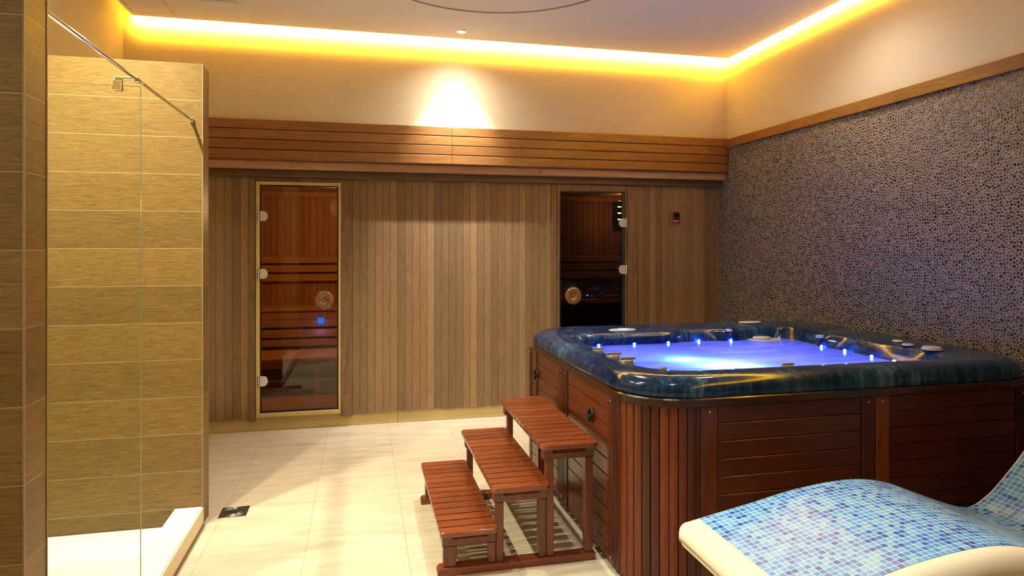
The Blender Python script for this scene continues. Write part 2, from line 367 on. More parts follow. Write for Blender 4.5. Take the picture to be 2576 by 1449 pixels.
# ------------------------------------------------------------------ setting: room shell
RW, LW, BW, FR = 3.338, -1.765, 5.49, -4.2     # right wall, left wall, back wall plaster, wall behind the viewer
struct('floor', MB().box(LW-0.2, RW+0.2, FR-0.2, 5.66, -0.12, 0.0), M['floor'])
struct('wall_back', MB().box(LW-0.1, RW+0.1, BW, 5.66, 2.51, 3.42), M['plaster'])
struct('wall_right', MB().box(RW, RW+0.12, FR-0.2, 5.62, 2.48, 3.42), M['plaster'])
struct('wall_right_mosaic', MB().box(RW, RW+0.12, FR-0.2, 5.62, 0.0, 2.48), M['mosaic'])
struct('wall_left', MB().box(LW-0.12, LW, FR-0.2, 5.62, 0.0, 3.42), M['plaster'])
struct('wall_front', MB().box(LW-0.1, RW+0.1, FR-0.12, FR, 0.0, 3.42), M['casing'])
struct('ceiling', MB().box(-1.645, 3.241, FR-0.1, 5.312, CZ, CZ+0.035), M['ceiling'])
struct('ceiling_cove', MB().box(LW-0.1, RW+0.1, FR-0.1, BW+0.1, 3.40, 3.46).box(-1.645, -1.60, FR, 5.20, CZ+0.036, 3.40), M['ceiling'])
# circle inlay and hatch line in the ceiling
mb = MB(); loops = []
for r, z in ((0.868, CZ-0.0005), (0.870, CZ-0.005), (0.884, CZ-0.005), (0.886, CZ-0.0005)):
    loops.append([(0.80+r*math.cos(2*PI*k/128), 3.79+r*math.sin(2*PI*k/128), z) for k in range(128)])
mb.loft(loops)
struct('trim_1', mb, plain('ceiling_ring_line', (0.33, 0.28, 0.2), 0.8))
# timber trim on the right wall
mb = MB().box(RW-0.028, RW, FR, 2.16, 2.420, 2.498, 0.003).box(RW-0.028, RW, 2.161, BW, 2.420, 2.498, 0.003)
struct('trim_2', mb, M['trim'])
# fascia of four boards and the stepped soffit boards below it
mb = MB()
for k in range(4):
    z0 = 2.193+k*0.0795
    for xa, xb in ((LW, 0.745), (0.7455, RW)): mb.box(xa, xb, 5.455, BW+0.01, z0+0.002, z0+0.0775, 0.0045)
mb.box(LW, RW, 5.47, 5.66, 2.19, 2.505)
struct('trim_3', mb, M['fascia'])
mb = MB().box(LW, -0.55, 5.50, 5.60, 2.128, 2.189, 0.003).box(-0.549, 1.53, 5.502, 5.60, 2.128, 2.189, 0.003).box(1.531, RW, 5.50, 5.60, 2.128, 2.189, 0.003)
struct('trim_4', mb, M['lit_pale_board'])
struct('trim_5', MB().box(LW, RW, 5.575, 5.66, 2.068, 2.128, 0.004), M['shaded_board'])
# vertical cladding of the cabins: real boards with chamfered edges, gaps left for the doors
mb = MB(); x = LW; k = 0
while x < RW-0.001:
    xe = x+PITCH; c = x+PITCH/2
    a, b = x+0.0005, xe-0.0005
    segs = []
    if c < -0.915 or (-0.10 < c < 1.655) or c > 2.462: 
        zb = 0.098+random.choice((0, 0, 0.004, 0.009, 0.005))
        d = 0.0022; y0 = 5.62+random.uniform(-0.0012, 0.0012); y1 = 5.648
        pr = [(a, y1), (a, y0+d), (a+d, y0), (b-d, y0), (b, y0+d), (b, y1)]
        vs = [(p, q, zb) for p, q in pr]+[(p, q, 2.072) for p, q in pr]
        mb.add(vs, [(0,1,7,6),(1,2,8,7),(2,3,9,8),(3,4,10,9),(4,5,11,10),(5,4,3,2,1,0),(6,7,8,9,10,11),(0,6,11,5)])
    x = xe; k += 1
struct('wall_sauna', mb, M['clad'])
mb = MB().box(LW, -0.835, 5.649, 5.69, 0.0, 2.10).box(-0.165, 1.705, 5.649, 5.69, 0.0, 2.10).box(2.405, RW, 5.649, 5.69, 0.0, 2.10)
mb.box(-0.835, -0.165, 5.649, 5.69, 2.045, 2.10).box(1.705, 2.405, 5.649, 5.69, 2.045, 2.10).box(-0.835, -0.165, 5.649, 5.69, 0.0, 0.10).box(1.705, 2.405, 5.649, 5.69, 0.0, 0.10)
struct('wall_sauna_backing', mb, M['cedar_dim'])
struct('baseboard_back', MB().box(LW, 0.30, 5.632, 5.66, 0.0, 0.118, 0.003).box(0.301, 2.2, 5.632, 5.66, 0.0, 0.118, 0.003).box(2.201, RW, 5.632, 5.66, 0.0, 0.118, 0.003), M['plinth'])
mb = MB()
for xa, xb in ((-0.888, -0.838), (-0.166, -0.0752)): mb.box(xa, xb, 5.606, 5.648, 0.085, 2.067, 0.003)
mb.box(-0.836, -0.168, 5.611, 5.648, 2.036, 2.067, 0.003)
struct('trim_6', mb, M['casing'])
mb = MB()
for xa, xb in ((1.662, 1.712), (2.392, 2.491)): mb.box(xa, xb, 5.606, 5.648, 0.085, 2.067, 0.003)
mb.box(1.714, 2.390, 5.608, 5.648, 2.026, 2.067, 0.003)
struct('trim_7', mb, M['casing'])
# ------------------------------------------------------------------ doors
def door(name, xa, xb, gx0, gx1, frame_mat, hinge_side, knob_x, hz, fy, label):
    t = thing(name, ((xa+xb)/2, 5.63, 0.10), label, 'door', None, 'structure')
    mb = MB(); zt, zb = 2.034, 0.112; gz0, gz1 = 0.150, 2.002
    mb.box(xa, gx0-0.004, fy, 5.66, zb, zt, 0.004).box(gx1+0.004, xb, fy, 5.66, zb, zt, 0.004)
    mb.box(gx0-0.004, gx1+0.004, fy, 5.66, gz1+0.004, zt, 0.004).box(gx0-0.004, gx1+0.004, fy, 5.66, zb, gz0-0.004, 0.004)
    mb.build('door_frame', frame_mat, t)
    g = MB().box(gx0+0.006, gx1-0.006, 5.618, 5.626, gz0+0.006, gz1-0.006).build('glass_pane', M['bronze_glass'], t)
    s_ = 0.010; w2 = 0.016 if frame_mat != M['pine'] else 0.010
    m = MB(); L = gx0-0.003; R_ = gx1+0.003
    m.box(L, L+s_, 5.614, 5.632, gz0-0.003, gz1+0.003).box(R_-(0.03 if hinge_side > 0 else s_), R_, 5.614, 5.632, gz0-0.003, gz1+0.003)
    m.box(L+s_, R_-s_, 5.614, 5.632, gz1-0.008, gz1+0.003).box(L+s_, R_-s_, 5.614, 5.632, gz0-0.003, gz0+0.010)
    m.build('door_seal', M['seal'], t)
    hx = gx0 if hinge_side < 0 else gx1; sg = 1 if hinge_side < 0 else -1
    for z in hz:
        m = MB(); pts = [(-0.006, -0.040), (0.026, -0.040)]
        for k in range(1, 12):
            a = -PI/2+PI*k/12; pts.append((0.026+0.032*math.cos(a), 0.040*math.sin(a)))
        pts += [(0.026, 0.040), (-0.006, 0.040)]
        m.loft([[(hx+sg*p, y, z+q) for p, q in pts] for y in (5.617, 5.606, 5.604)], True, (True, True), False)
        h = m.build('hinge', M['white_metal'], t)
        m = MB().tube((hx-sg*0.012, 5.600, z-0.046), (hx-sg*0.012, 5.600, z-0.022), 0.0065).tube((hx-sg*0.012, 5.600, z-0.021), (hx-sg*0.012, 5.600, z+0.021), 0.0065).tube((hx-sg*0.012, 5.600, z+0.022), (hx-sg*0.012, 5.600, z+0.046), 0.0065)
        m.box(min(hx-sg*0.022, hx), max(hx-sg*0.022, hx), 5.602, 5.611, z-0.042, z+0.042)
        m.build('hinge_knuckle', M['chrome'], h)
    m = MB().lathe(knob_x, 5.617, 1.060, [(0.020, 0), (0.024, 0.012), (0.060, 0.016), (0.075, 0.024), (0.079, 0.034), (0.074, 0.043), (0.060, 0.047), (0.018, 0.044), (0.017, 0.038)], 32, 'y')
    kb = m.build('door_knob', M['knobwood'], t)
    MB().lathe(knob_x, 5.575, 1.060, [(0.012, 0), (0.014, 0.003), (0.010, 0.0055)], 16, 'y').build('knob_plug', M['casing'], kb)
    return t
door('door_1', -0.833, -0.169, -0.800, -0.190, M['pine'], -1, -0.300, (1.750, 1.281, 0.407), 5.602,
     'left glass sauna door in a pale pine frame with a round wooden knob')
door('door_2', 1.716, 2.388, 1.743, 2.367, M['casing'], 1, 1.859, (1.722, 1.291, 0.42), 5.606,
     'right glass sauna door in a brown frame behind the hot tub')
# ------------------------------------------------------------------ sauna cabins behind the doors
def cabin(xa, xb, wallm, bench, ceil_m, tone):
    mb = MB(); P = 0.068; x = xa
    while x < xb-0.001:
        mb.box(x+0.001, min(x+P, xb)-0.001, 7.41, 7.44, 0.10, 2.10, 0.004); x += P
    mb.box(xa, xb, 7.44, 7.46, 0.10, 2.12)
    y = 5.70
    while y < 7.40:
        mb.box(xa-0.02, xa, y+0.001, y+P-0.001, 0.10, 2.10, 0.004).box(xb, xb+0.02, y+0.001, y+P-0.001, 0.10, 2.10, 0.004); y += P
    mb.box(xa-0.04, xa-0.02, 5.69, 7.46, 0.10, 2.12).box(xb+0.02, xb+0.04, 5.69, 7.46, 0.10, 2.12)
    struct('wall_cabin', mb, wallm)
    mb = MB(); x = xa
    while x < xb-0.001:
        mb.box(x+0.001, min(x+0.066, xb)-0.001, 5.69, 7.41, 2.10, 2.115, 0.003); x += 0.066
    mb.box(xa-0.04, xb+0.04, 5.69, 7.46, 2.116, 2.13)
    struct('ceiling_cabin', mb, ceil_m)
    struct('trim_cabin', MB().box(xa, xb, 7.385, 7.409, 2.045, 2.099, 0.003), bench)
    mb = MB().box(xa-0.02, xb+0.02, 5.69, 7.46, 0.06, 0.098)
    y = 5.71
    while y < 7.35: mb.box(xa, xb, y, y+0.062, 0.099, 0.118, 0.003); y += 0.072
    struct('floor_cabin', mb, bench)
    t = thing('sauna_bench', ((xa+xb)/2, 6.9, 0.12), tone[0], 'bench')
    m = MB()
    for k in range(5): m.box(xa+0.005, xb-0.005, 6.845+k*0.112, 6.845+k*0.112+0.104, 0.852, 0.878, 0.004)
    m.build('upper_seat', bench, t)
    m = MB()
    for k in range(5): m.box(xa+0.005, xb-0.005, 6.27+k*0.112, 6.27+k*0.112+0.102, 0.450, 0.476, 0.004)
    m.build('lower_seat', bench, t)
    m = MB()
    for z0, z1 in ((0.772, 0.850), (0.692, 0.771), (0.590, 0.668), (0.500, 0.568)):
        m.box(xa+0.005, xb-0.005, 6.862, 6.882, z0+0.001, z1-0.001, 0.003)
    m.build('upper_apron', bench, t)
    m = MB()
    m.box(xa+0.005, xb-0.005, 6.285, 6.303, 0.385, 0.449, 0.003)
    m.build('lower_apron', bench, t)
    for px_ in (xa+0.1, (xa+xb)/2, xb-0.1):
        MB().box(px_-0.025, px_+0.025, 6.31, 6.36, 0.118, 0.449).build('leg', bench, t)
    t = thing('backrest', ((xa+xb)/2, 7.38, 1.10), tone[1], 'backrest')
    for z0, z1 in ((1.325, 1.398), (1.228, 1.303), (1.130, 1.206)):
        MB().box(xa+0.01, xb-0.01, 7.345, 7.367, z0, z1, 0.004).build('slat', bench, t)
    for px_ in (xa+0.2, (xa+xb)/2+0.25, xb-0.2): MB().box(px_-0.02, px_+0.02, 7.368, 7.409, 1.12, 1.40).build('batten', wallm, t)
cabin(-1.70, 0.90, M['cedar'], M['cedar_x'], M['cedar_x'], ('two-tier cedar sauna bench behind the left, pine-framed glass door', 'three-slat backrest on the cabin wall behind the left, pine-framed door'))
DK = wood('dimmed_bench_wood', lin(120, 78, 44), lin(170, 120, 72), 0, 0.55, 0, None, 0, 0, 0.15)  # bench wood darkened, the right cabin's lack of light put into its colour
cabin(1.02, 3.27, M['cedar_dim'], DK, DK, ('sauna bench behind the right, brown-framed glass door', 'three-slat backrest on the dim cabin wall behind the right door'))
point('sauna_glow', (-0.2, 6.0, 1.85), 34, (1.0, 0.82, 0.52), 0.08)
# glowing block added on the bench apron for a blue gleam in the glass
m = MB().loft([[(-0.400-a, y, 0.752-c) for a, c in ((-0.036, -0.030), (0.036, -0.030), (0.027, 0.030), (-0.027, 0.030))] for y in (6.860, 6.842)], True, (True, True), False)
o = m.build('blue_gleam_block', M['bluegleam']); tag(o, 'small blue gleam in the left door, added as a glowing block on the bench front', 'lamp')
point('blue_glow', (-0.400, 6.78, 0.66), 1.6, (0.15, 0.10, 1.0), 0.02)  # added light, throws violet onto the bench below the blue block
# slatted corner lamp in the right cabin
t = thing('sauna_lamp', (2.86, 6.9, 1.60), 'slatted wooden lamp glowing at the right edge inside the right sauna cabin', 'lamp')
for z in (1.985, 1.915, 1.845, 1.775, 1.705):
    MB().box(2.79, 2.95, 6.82, 6.84, z-0.031, z+0.027, 0.003).build('slat', DK, t)
MB().box(2.79, 2.80, 6.84, 6.98, 1.67, 2.01).box(2.94, 2.95, 6.84, 6.98, 1.67, 2.01).build('side_panel', DK, t)
MB().box(2.83, 2.91, 6.90, 6.96, 1.80, 2.02, 0.01).build('bulb', M['saunalamp'], t)
point('sauna_lamp_glow', (2.87, 7.10, 1.75), 1.0, (1.0, 0.55, 0.25), 0.03)
point('sauna_lamp_glow', (2.87, 6.93, 2.06), 1.0, (1.0, 0.55, 0.25), 0.02)
# ------------------------------------------------------------------ control box on the cladding
t = thing('sauna_controller', (2.864, 5.61, 1.717), 'small sauna controller with red digits on the cladding right of the brown-framed door', 'controller')
m = MB(); pts = []
for k in range(9):
    q = -1+2*k/8; pts.append((2.864+0.045*q, 5.596-0.012*(1-q*q)))
m.loft([[(p, q, z) for p, q in pts]+[(2.909, 5.619, z), (2.819, 5.619, z)] for z in (1.717, 1.829)], True, (True, True), False)
m.build('housing', M['steel_lt'], t)
MB().box(2.834, 2.902, 5.578, 5.5905, 1.724, 1.822, 0.002).build('face_plate', M['black'], t)
MB().box(2.846, 2.890, 5.5765, 5.5778, 1.782, 1.812).build('display_window', M['red_dim'], t)
for k, xx in enumerate((2.845, 2.858, 2.872, 2.886)):
    MB().box(xx-0.0035, xx+0.0035, 5.5765, 5.5778, 1.733+(k > 1)*0.003, 1.744+(k > 1)*0.003).build('indicator_light', M['red_led'], t)
m = MB()
for xx in (2.852, 2.858, 2.864, 2.872, 2.880): m.box(xx-0.002, xx+0.002, 5.5768, 5.5778, 1.768, 1.771)
for xx in (2.848, 2.862, 2.867, 2.884): m.box(xx-0.003, xx+0.003, 5.5768, 5.5778, 1.754, 1.757)
m.build('button_marks', M['greyjet'], t)
# ------------------------------------------------------------------ shower: partitions, tray, curb, glass, rail
def tile_wall(name, x0, x1, y0, y1, z1, label):
    t = thing(name, ((x0+x1)/2, (y0+y1)/2, 0), label, 'wall', None, 'structure')
    o = MB().box(x0, x1, y0, y1, 0.0, z1); b = o.build('tiled_body', M['tile'], t)
    return t, b
for nm, y0, y1, z1, lb in (('wall_shower_back', 3.785, 3.92, 2.483, 'tall shower partition in wood-look tiles beside the drain'),
                   ('wall_shower_front', 1.882, 2.006, 2.483, 'near tiled partition end at the left edge of the photo')):
    struct(nm, MB().box(LW, -0.832, y0+0.001, y1-0.001, 0.0, z1), M['tile'])
    struct('trim_edge', MB().box(-0.8345, -0.830, y0-0.001, y0+0.004, 0.0, z1+0.001).box(-0.8345, -0.830, y1-0.004, y1+0.001, 0.0, z1+0.001), M['beige_trim'])
o = MB().box(LW, -0.970, 2.008, 3.783, 0.002, 0.012).build('shower_tray', M['tray']); tag(o, 'bright white shower tray on the floor behind the glass', 'shower tray')
t = thing('shower_curb', (-0.9, 2.9, 0.0), 'low white-topped curb edging the shower along the floor', 'curb')
MB().box(-0.968, -0.833, 2.008, 3.783, 0.0, 0.1045, 0.002).build('curb_top', M['tray'], t)
MB().box(-0.8325, -0.826, 2.008, 3.783, 0.018, 0.0985).build('curb_face', M['curb'], t)
MB().box(-0.8325, -0.822, 2.008, 3.783, 0.0, 0.0175).build('curb_skirting', M['tile'], t)
t = thing('shower_screen', (-1.3, 2.908, 0.0), 'clear frameless glass shower screen fixed by a chrome clamp', 'shower screen')
MB().box(LW+0.002, -0.872, 2.904, 2.912, 0.013, 2.148).build('glass_pane', M['clear_glass'], t)
MB().box(-0.8718, -0.8698, 2.9042, 2.9118, 0.1055, 2.148).box(LW+0.002, -0.8698, 2.9042, 2.9118, 2.1482, 2.1502).build('polished_edge', M['glass_edge'], t)
t = thing('support_rail', (-0.884, 2.9, 2.17), 'slim chrome rail running from the near partition to the far one above the glass', 'rail')
MB().tube((-0.884, 2.012, 2.176), (-0.884, 3.775, 2.178), 0.0075, 16).build('tube', M['chrome'], t)
MB().lathe(-0.884, 3.784, 2.178, [(0.013, 0), (0.013, 0.006), (0.009, 0.012)], 16, 'y').build('wall_flange', M['chrome'], t)
MB().lathe(-0.884, 2.018, 2.176, [(0.013, 0), (0.013, 0.006), (0.009, 0.012)], 16, 'y').build('wall_flange', M['chrome'], t)
t = thing('glass_clamp', (-0.94, 2.908, 2.13), 'chrome clamp joining the glass screen to the slanting rail', 'clamp')
MB().box(-0.972, -0.938, 2.896, 2.903, 2.128, 2.170, 0.0015).box(-0.972, -0.938, 2.913, 2.920, 2.128, 2.170, 0.0015).box(-0.972, -0.938, 2.897, 2.919, 2.1505, 2.170, 0.0015).build('clamp_body', M['chrome'], t)
MB().box(-0.966, -0.893, 2.900, 2.916, 2.171, 2.186, 0.003).build('clamp_arm', M['chrome'], t)
m = MB(); m.loft([[(-0.884+r*math.cos(2*PI*k/20), y, 2.1765+r*math.sin(2*PI*k/20)) for k in range(20)] for r, y in ((0.0085, 2.896), (0.0125, 2.897), (0.0125, 2.919), (0.0085, 2.920))])
m.build('clamp_ring', M['chrome'], t)
# ------------------------------------------------------------------ drain
t = thing('floor_drain', (-0.700, 3.938, 0.0), 'square dark steel floor drain with a round grate beside the shower wall', 'drain')
MB().box(-0.773, -0.627, 3.866, 4.010, 0.0005, 0.0035, 0.001).build('plate', M['steel'], t)
def ring(cx, cy, z, r, wd, n=48):
    m = MB(); return m.loft([[(cx+q*math.cos(2*PI*k/n), cy+q*math.sin(2*PI*k/n), h) for k in range(n)] for q, h in ((r-wd, z), (r-wd/2, z+0.002), (r+wd/2, z+0.002), (r+wd, z))])
ring(-0.700, 3.938, 0.0036, 0.062, 0.0018).build('outer_ring', M['steel_lt'], t)
ring(-0.700, 3.938, 0.0036, 0.041, 0.0022).build('inner_ring', M['steel_lt'], t)
gr = MB().lathe(-0.700, 3.938, 0.0036, [(0.038, 0), (0.037, 0.0008), (0.0, 0.0009)], 32).build('grate', M['black'], t)
m = MB()
for k in range(12):
    a = 2*PI*k/12; d = Vector((math.cos(a), math.sin(a), 0)); c = Vector((-0.700, 3.938, 0.0052)); q = Vector((-d.y, d.x, 0))
    m.tube(c+d*0.010, c+d*0.036+q*0.012, 0.0016, 6)
m.lathe(-0.700, 3.938, 0.0042, [(0.011, 0), (0.010, 0.002), (0.0, 0.0022)], 16)
m.build('grate_blades', M['steel'], gr)
# ------------------------------------------------------------------ ceiling fittings
t = thing('downlight', (0.774, 5.12, CZ-0.02), 'small recessed downlight glowing in the ceiling near the back cove', 'ceiling light')
m = MB(); m.loft([[(0.774+r*math.cos(2*PI*k/32), 5.12+r*math.sin(2*PI*k/32), z) for k in range(32)] for r, z in ((0.030, CZ-0.002), (0.034, CZ-0.008), (0.042, CZ-0.006), (0.043, CZ-0.0005))])
m.build('bezel', M['chrome'], t)
MB().lathe(0.774, 5.12, CZ-0.007, [(0.026, 0.006), (0.026, 0.001), (0.018, 0), (0.0, -0.001)], 24).build('lens', M['bulb'], t)
t = thing('air_vent', (-1.05, 4.73, CZ-0.01), 'white slatted air vent in the ceiling at the top edge', 'vent')
x0, x1, y0, y1 = -1.26, -0.81, 4.60, 4.885
MB().box(x0, x1, y1-0.03, y1, CZ-0.010, CZ-0.0005, 0.002).box(x0, x1, y0, y0+0.03, CZ-0.010, CZ-0.0005, 0.002).box(x0, x0+0.03, y0+0.03, y1-0.03, CZ-0.010, CZ-0.0005, 0.002).box(x1-0.03, x1, y0+0.03, y1-0.03, CZ-0.010, CZ-0.0005, 0.002).build('frame', M['white'], t)
for k in range(13):
    xx = x0+0.045+k*0.030
    m = MB(); m.add([(xx, y0+0.03, CZ-0.009), (xx+0.002, y0+0.03, CZ-0.009), (xx+0.016, y0+0.03, CZ-0.001), (xx+0.014, y0+0.03, CZ-0.001), (xx, y1-0.03, CZ-0.009), (xx+0.002, y1-0.03, CZ-0.009), (xx+0.016, y1-0.03, CZ-0.001), (xx+0.014, y1-0.03, CZ-0.001)],
          [(0,1,2,3),(4,5,6,7),(0,1,5,4),(1,2,6,5),(2,3,7,6),(3,0,4,7)]); m.build('louvre', M['white'], t)
m = MB(); ha, hb, hc, hd = -1.618, -1.337, 4.93, 5.233; g = 0.0035
m.box(ha, hb, hc, hc+g, CZ-0.0012, CZ-0.0003).box(ha, hb, hd-g, hd, CZ-0.0012, CZ-0.0003).box(ha, ha+g, hc+g, hd-g, CZ-0.0012, CZ-0.0003).box(hb-g, hb, hc+g, hd-g, CZ-0.0012, CZ-0.0003)
t = thing('access_hatch', (-1.478, 5.08, CZ-0.003), 'plain square access hatch outlined in the ceiling at the left cove corner', 'hatch')
MB().box(ha+g, hb-g, hc+g, hd-g, CZ-0.0016, CZ-0.0003).build('panel', M['ceiling'], t)
m.build('shadow_gap', plain('hatch_gap', (0.35, 0.28, 0.18), 0.9), t)
# ------------------------------------------------------------------ steps
t = thing('tub_steps', (0.72, 3.4, 0.0), 'three-tier slatted red-brown wooden steps standing against the hot tub', 'steps')
TR = ((0.345, 0.612, 0.215), (0.585, 0.862, 0.395), (0.822, 1.094, 0.575))
for i, (xa, xb, z) in enumerate(TR):
    m = MB(); n = 14; P = 1.0/n
    for k in range(n):
        ya = 2.91+k*P; yb = ya+P-0.010
        if k in (0, n-1):      # rounded outer corners
            r = 0.022; pts = []
            for (cx, cy, a0) in ((xb-r, yb-0.004 if k == 0 else yb-r, 0), (xa+r, yb-0.004 if k == 0 else yb-r, 90), (xa+r, ya+r if k == 0 else ya+0.004, 180), (xb-r, ya+r if k == 0 else ya+0.004, 270)):
                rr = r if ((k == 0 and a0 >= 180) or (k > 0 and a0 < 180)) else 0.004
                ccx = xb-rr if cx > (xa+xb)/2 else xa+rr
                for q in range(5):
                    a = math.radians(a0+90*q/4); pts.append((ccx+rr*math.cos(a), cy+rr*math.sin(a)))
            cxm, cym = (xa+xb)/2, (ya+yb)/2
            sh = lambda e: [(p+(e if p < cxm else -e), q+(e if q < cym else -e)) for p, q in pts]
            m.loft([[(p, q, zz) for p, q in sh(e)] for e, zz in ((0.002, z-0.024), (0, z-0.022), (0, z-0.002), (0.002, z))], True, (True, True), False)
        else: m.box(xa, xb, ya, yb, z-0.024, z, 0.002)
    m.build('tread', M['stepwood'], t)
    for xx in (xa+0.018, xb-0.045-(0.0 if i < 2 else 0)):
        MB().box(xx, xx+0.042, 2.952, 3.868, z-0.052, z-0.0245, 0.002).build('batten', M['spacer'], t)
    for ya in (2.960, 3.812):
        MB().box(xa+0.014, xb-0.002 if i < 2 else xb-0.004, ya, ya+0.045, z-0.083, z-0.0525, 0.002).build('cross_rail', M['stepframe'], t)
for ya in (2.962, 3.814):
    for xa, xb, z in ((0.364, 0.426, TR[0][2]), (0.574, 0.608, TR[0][2]), (0.6105, 0.646, TR[1][2]), (0.816, 0.853, TR[1][2]), (0.8545, 0.890, TR[2][2]), (1.046, 1.086, TR[2][2])):
        MB().box(xa, xb, ya+0.001, ya+0.041, 0.034, z-0.0835, 0.003).build('leg', M['stepframe'], t)
for ya in (2.950, 3.802):
    m = MB(); pr = [(0.338, 0.0), (1.095, 0.0), (1.095, 0.034), (0.352, 0.034), (0.338, 0.022)]
    m.loft([[(p, y, q) for p, q in pr] for y in (ya, ya+0.062)], True, (True, True), False)
    m.build('base_rail', M['stepbase'], t)
# ------------------------------------------------------------------ hot tub
X0, X1, Y0, Y1, RC = 1.121, 3.326, 2.545, 4.425, 0.285
tub = thing('hot_tub', ((X0+X1)/2, (Y0+Y1)/2, 0.0), 'large hot tub with marbled blue acrylic rim and red-brown wooden skirt', 'hot tub')
NS, NC = 26, 14
def rr(l, r, f, b, rad, z, bump=None):
    """closed outline: per side insets, same vertex order for every loop"""
    xa, xb, ya, yb = X0+l, X1-r, Y0+f, Y1-b; P = []
    cs = ((xa+rad, ya+rad, 180), (xb-rad, ya+rad, 270), (xb-rad, yb-rad, 0), (xa+rad, yb-rad, 90))
    for i, (cx, cy, a0) in enumerate(cs):
        for q in range(NC):
            a = math.radians(a0+90*q/(NC-1)); P.append((cx+rad*math.cos(a), cy+rad*math.sin(a)))
        nx, ny, na = cs[(i+1) % 4]; s0 = P[-1]
        e0 = (nx+rad*math.cos(math.radians(na)), ny+rad*math.sin(math.radians(na)))
        for q in range(1, NS): P.append((s0[0]+(e0[0]-s0[0])*q/NS, s0[1]+(e0[1]-s0[1])*q/NS))
    if bump: P = [bump(x, y) for x, y in P]
    return [(x, y, z) for x, y in P]
def ss(a, b, x):
    t_ = max(0, min(1, (x-a)/(b-a))); return t_*t_*(3-2*t_)
def bumpf(amt_shelf, amt_pil, amt_pock):
    def f(x, y):
        # shelf with the control panel on the far side
        s_ = ss(1.36, 1.52, x)*(1-ss(2.02, 2.16, x))*ss(3.6, 3.9, y)
        y -= amt_shelf*s_
        # rounded pillar before the corner recess
        p = math.exp(-((x-2.50)/0.09)**2)*ss(3.6, 3.9, y); y -= amt_pil*p
        # corner recess
        d = math.exp(-(((x-2.88)/0.16)**2+((y-4.05)/0.16)**2)); x += amt_pock*d*0.9; y += amt_pock*d
        # pillar on the right side, just before the corner recess
        p = math.exp(-((y-3.66)/0.07)**2)*ss(2.6, 2.75, x); x -= amt_pil*p
        # shallow seat scoops on the right side
        p = (math.exp(-((y-2.98)/0.16)**2))*ss(2.6, 2.75, x); x += 0.03*p*amt_pil/0.05
        return x, y
    return f
B1, B2, B3 = bumpf(0.10, 0.05, 0.07), bumpf(0.09, 0.055, 0.075), bumpf(0.03, 0.04, 0.06)
L = [rr(0.035, 0.035, 0.035, 0.035, RC-0.02, 0.850), rr(-0.002, -0.002, -0.002, -0.002, RC, 0.8505), rr(-0.008, -0.008, -0.008, -0.008, RC, 0.858), rr(-0.010, -0.010, -0.010, -0.010, RC, 0.880),
     rr(-0.003, -0.003, -0.003, -0.003, RC, 0.905), rr(0.014, 0.014, 0.014, 0.014, RC, 0.925), rr(0.038, 0.038, 0.038, 0.038, RC-0.01, 0.937), rr(0.070, 0.07, 0.07, 0.07, RC-0.02, 0.941),
     rr(0.105, 0.19, 0.12, 0.14, RC-0.03, 0.939), rr(0.145, 0.30, 0.17, 0.28, RC-0.03, 0.933, B1), rr(0.158, 0.325, 0.190, 0.322, RC-0.04, 0.927, B1), rr(0.170, 0.345, 0.205, 0.340, RC-0.05, 0.912, B1),
     rr(0.180, 0.36, 0.218, 0.350, RC-0.06, 0.890, B2), rr(0.195, 0.385, 0.235, 0.362, RC-0.06, 0.850, B3), rr(0.23, 0.41, 0.27, 0.39, RC-0.07, 0.70), rr(0.26, 0.43, 0.30, 0.42, RC-0.08, 0.50),
     rr(0.34, 0.50, 0.36, 0.46, RC-0.1, 0.45), rr(0.55, 0.70, 0.5, 0.62, 0.15, 0.43), rr(0.60, 0.75, 0.55, 0.68, 0.13, 0.25), rr(0.66, 0.80, 0.62, 0.72, 0.1, 0.20)]
MB().loft(L, True, (False, True)).build('acrylic_shell', M['acrylic'], tub)
wl = rr(0.196, 0.386, 0.236, 0.363, RC-0.06, 0.851, B3)
m = MB(); cw = ((X0+X1)/2, (Y0+Y1)/2)
rings = []
for s_ in (0.999, 0.9, 0.7, 0.45, 0.2): rings.append([(cw[0]+(x-cw[0])*s_, cw[1]+(y-cw[1])*s_, 0.851) for x, y, z in wl])
m.loft(rings, True, (False, True)); wo = m.build('water', M['water'], None, (0, 0, 0)); tag(wo, 'glowing blue and violet bubbling water filling the hot tub', 'water', None, 'stuff')
# skirt
def rrpath(off, z):   # outline offset outwards by off
    return rr(-off, -off, -off, -off, RC+off-0.02, z)
SK = -0.012           # skirt face sits this much inside the rim line
m = MB()
m.loft([rrpath(-0.030, 0.811), rrpath(0.002, 0.811), rrpath(0.006, 0.815), rrpath(0.006, 0.842), rrpath(0.001, 0.8485), rrpath(-0.030, 0.8485)], True, (False, False), False)
m.build('top_rail', M['tubrail'], tub)
m = MB().loft([rrpath(-0.030, 0.0), rrpath(-0.030, 0.811)], True, (True, False), False); m.build('inner_case', M['tubrail'], tub)
def board_panel(axis, c0, c1, face):
    """horizontal chamfered boards between c0..c1 on the left (axis y) or front (axis x) face"""
    m = MB(); z = 0.030
    while z < 0.80:
        z1 = min(z+0.078, 0.810)
        if axis == 'y': m.box(face, face+0.016, c0+0.001, c1-0.001, z+0.001, z1-0.0008, 0.003)
        else: m.box(c0+0.001, c1-0.001, face, face+0.016, z+0.001, z1-0.0008, 0.003)
        z = z1
    return m.build('skirt_panel', M['tubwood_y'] if axis == 'y' else M['tubwood_x'], tub)
FX, FY = X0+0.010, Y0+0.010
board_panel('y', 3.656, 4.290, FX); board_panel('y', 2.872, 3.494, FX)
board_panel('x', 1.512, 2.243, FY); board_panel('x', 2.392, 3.130, FY)
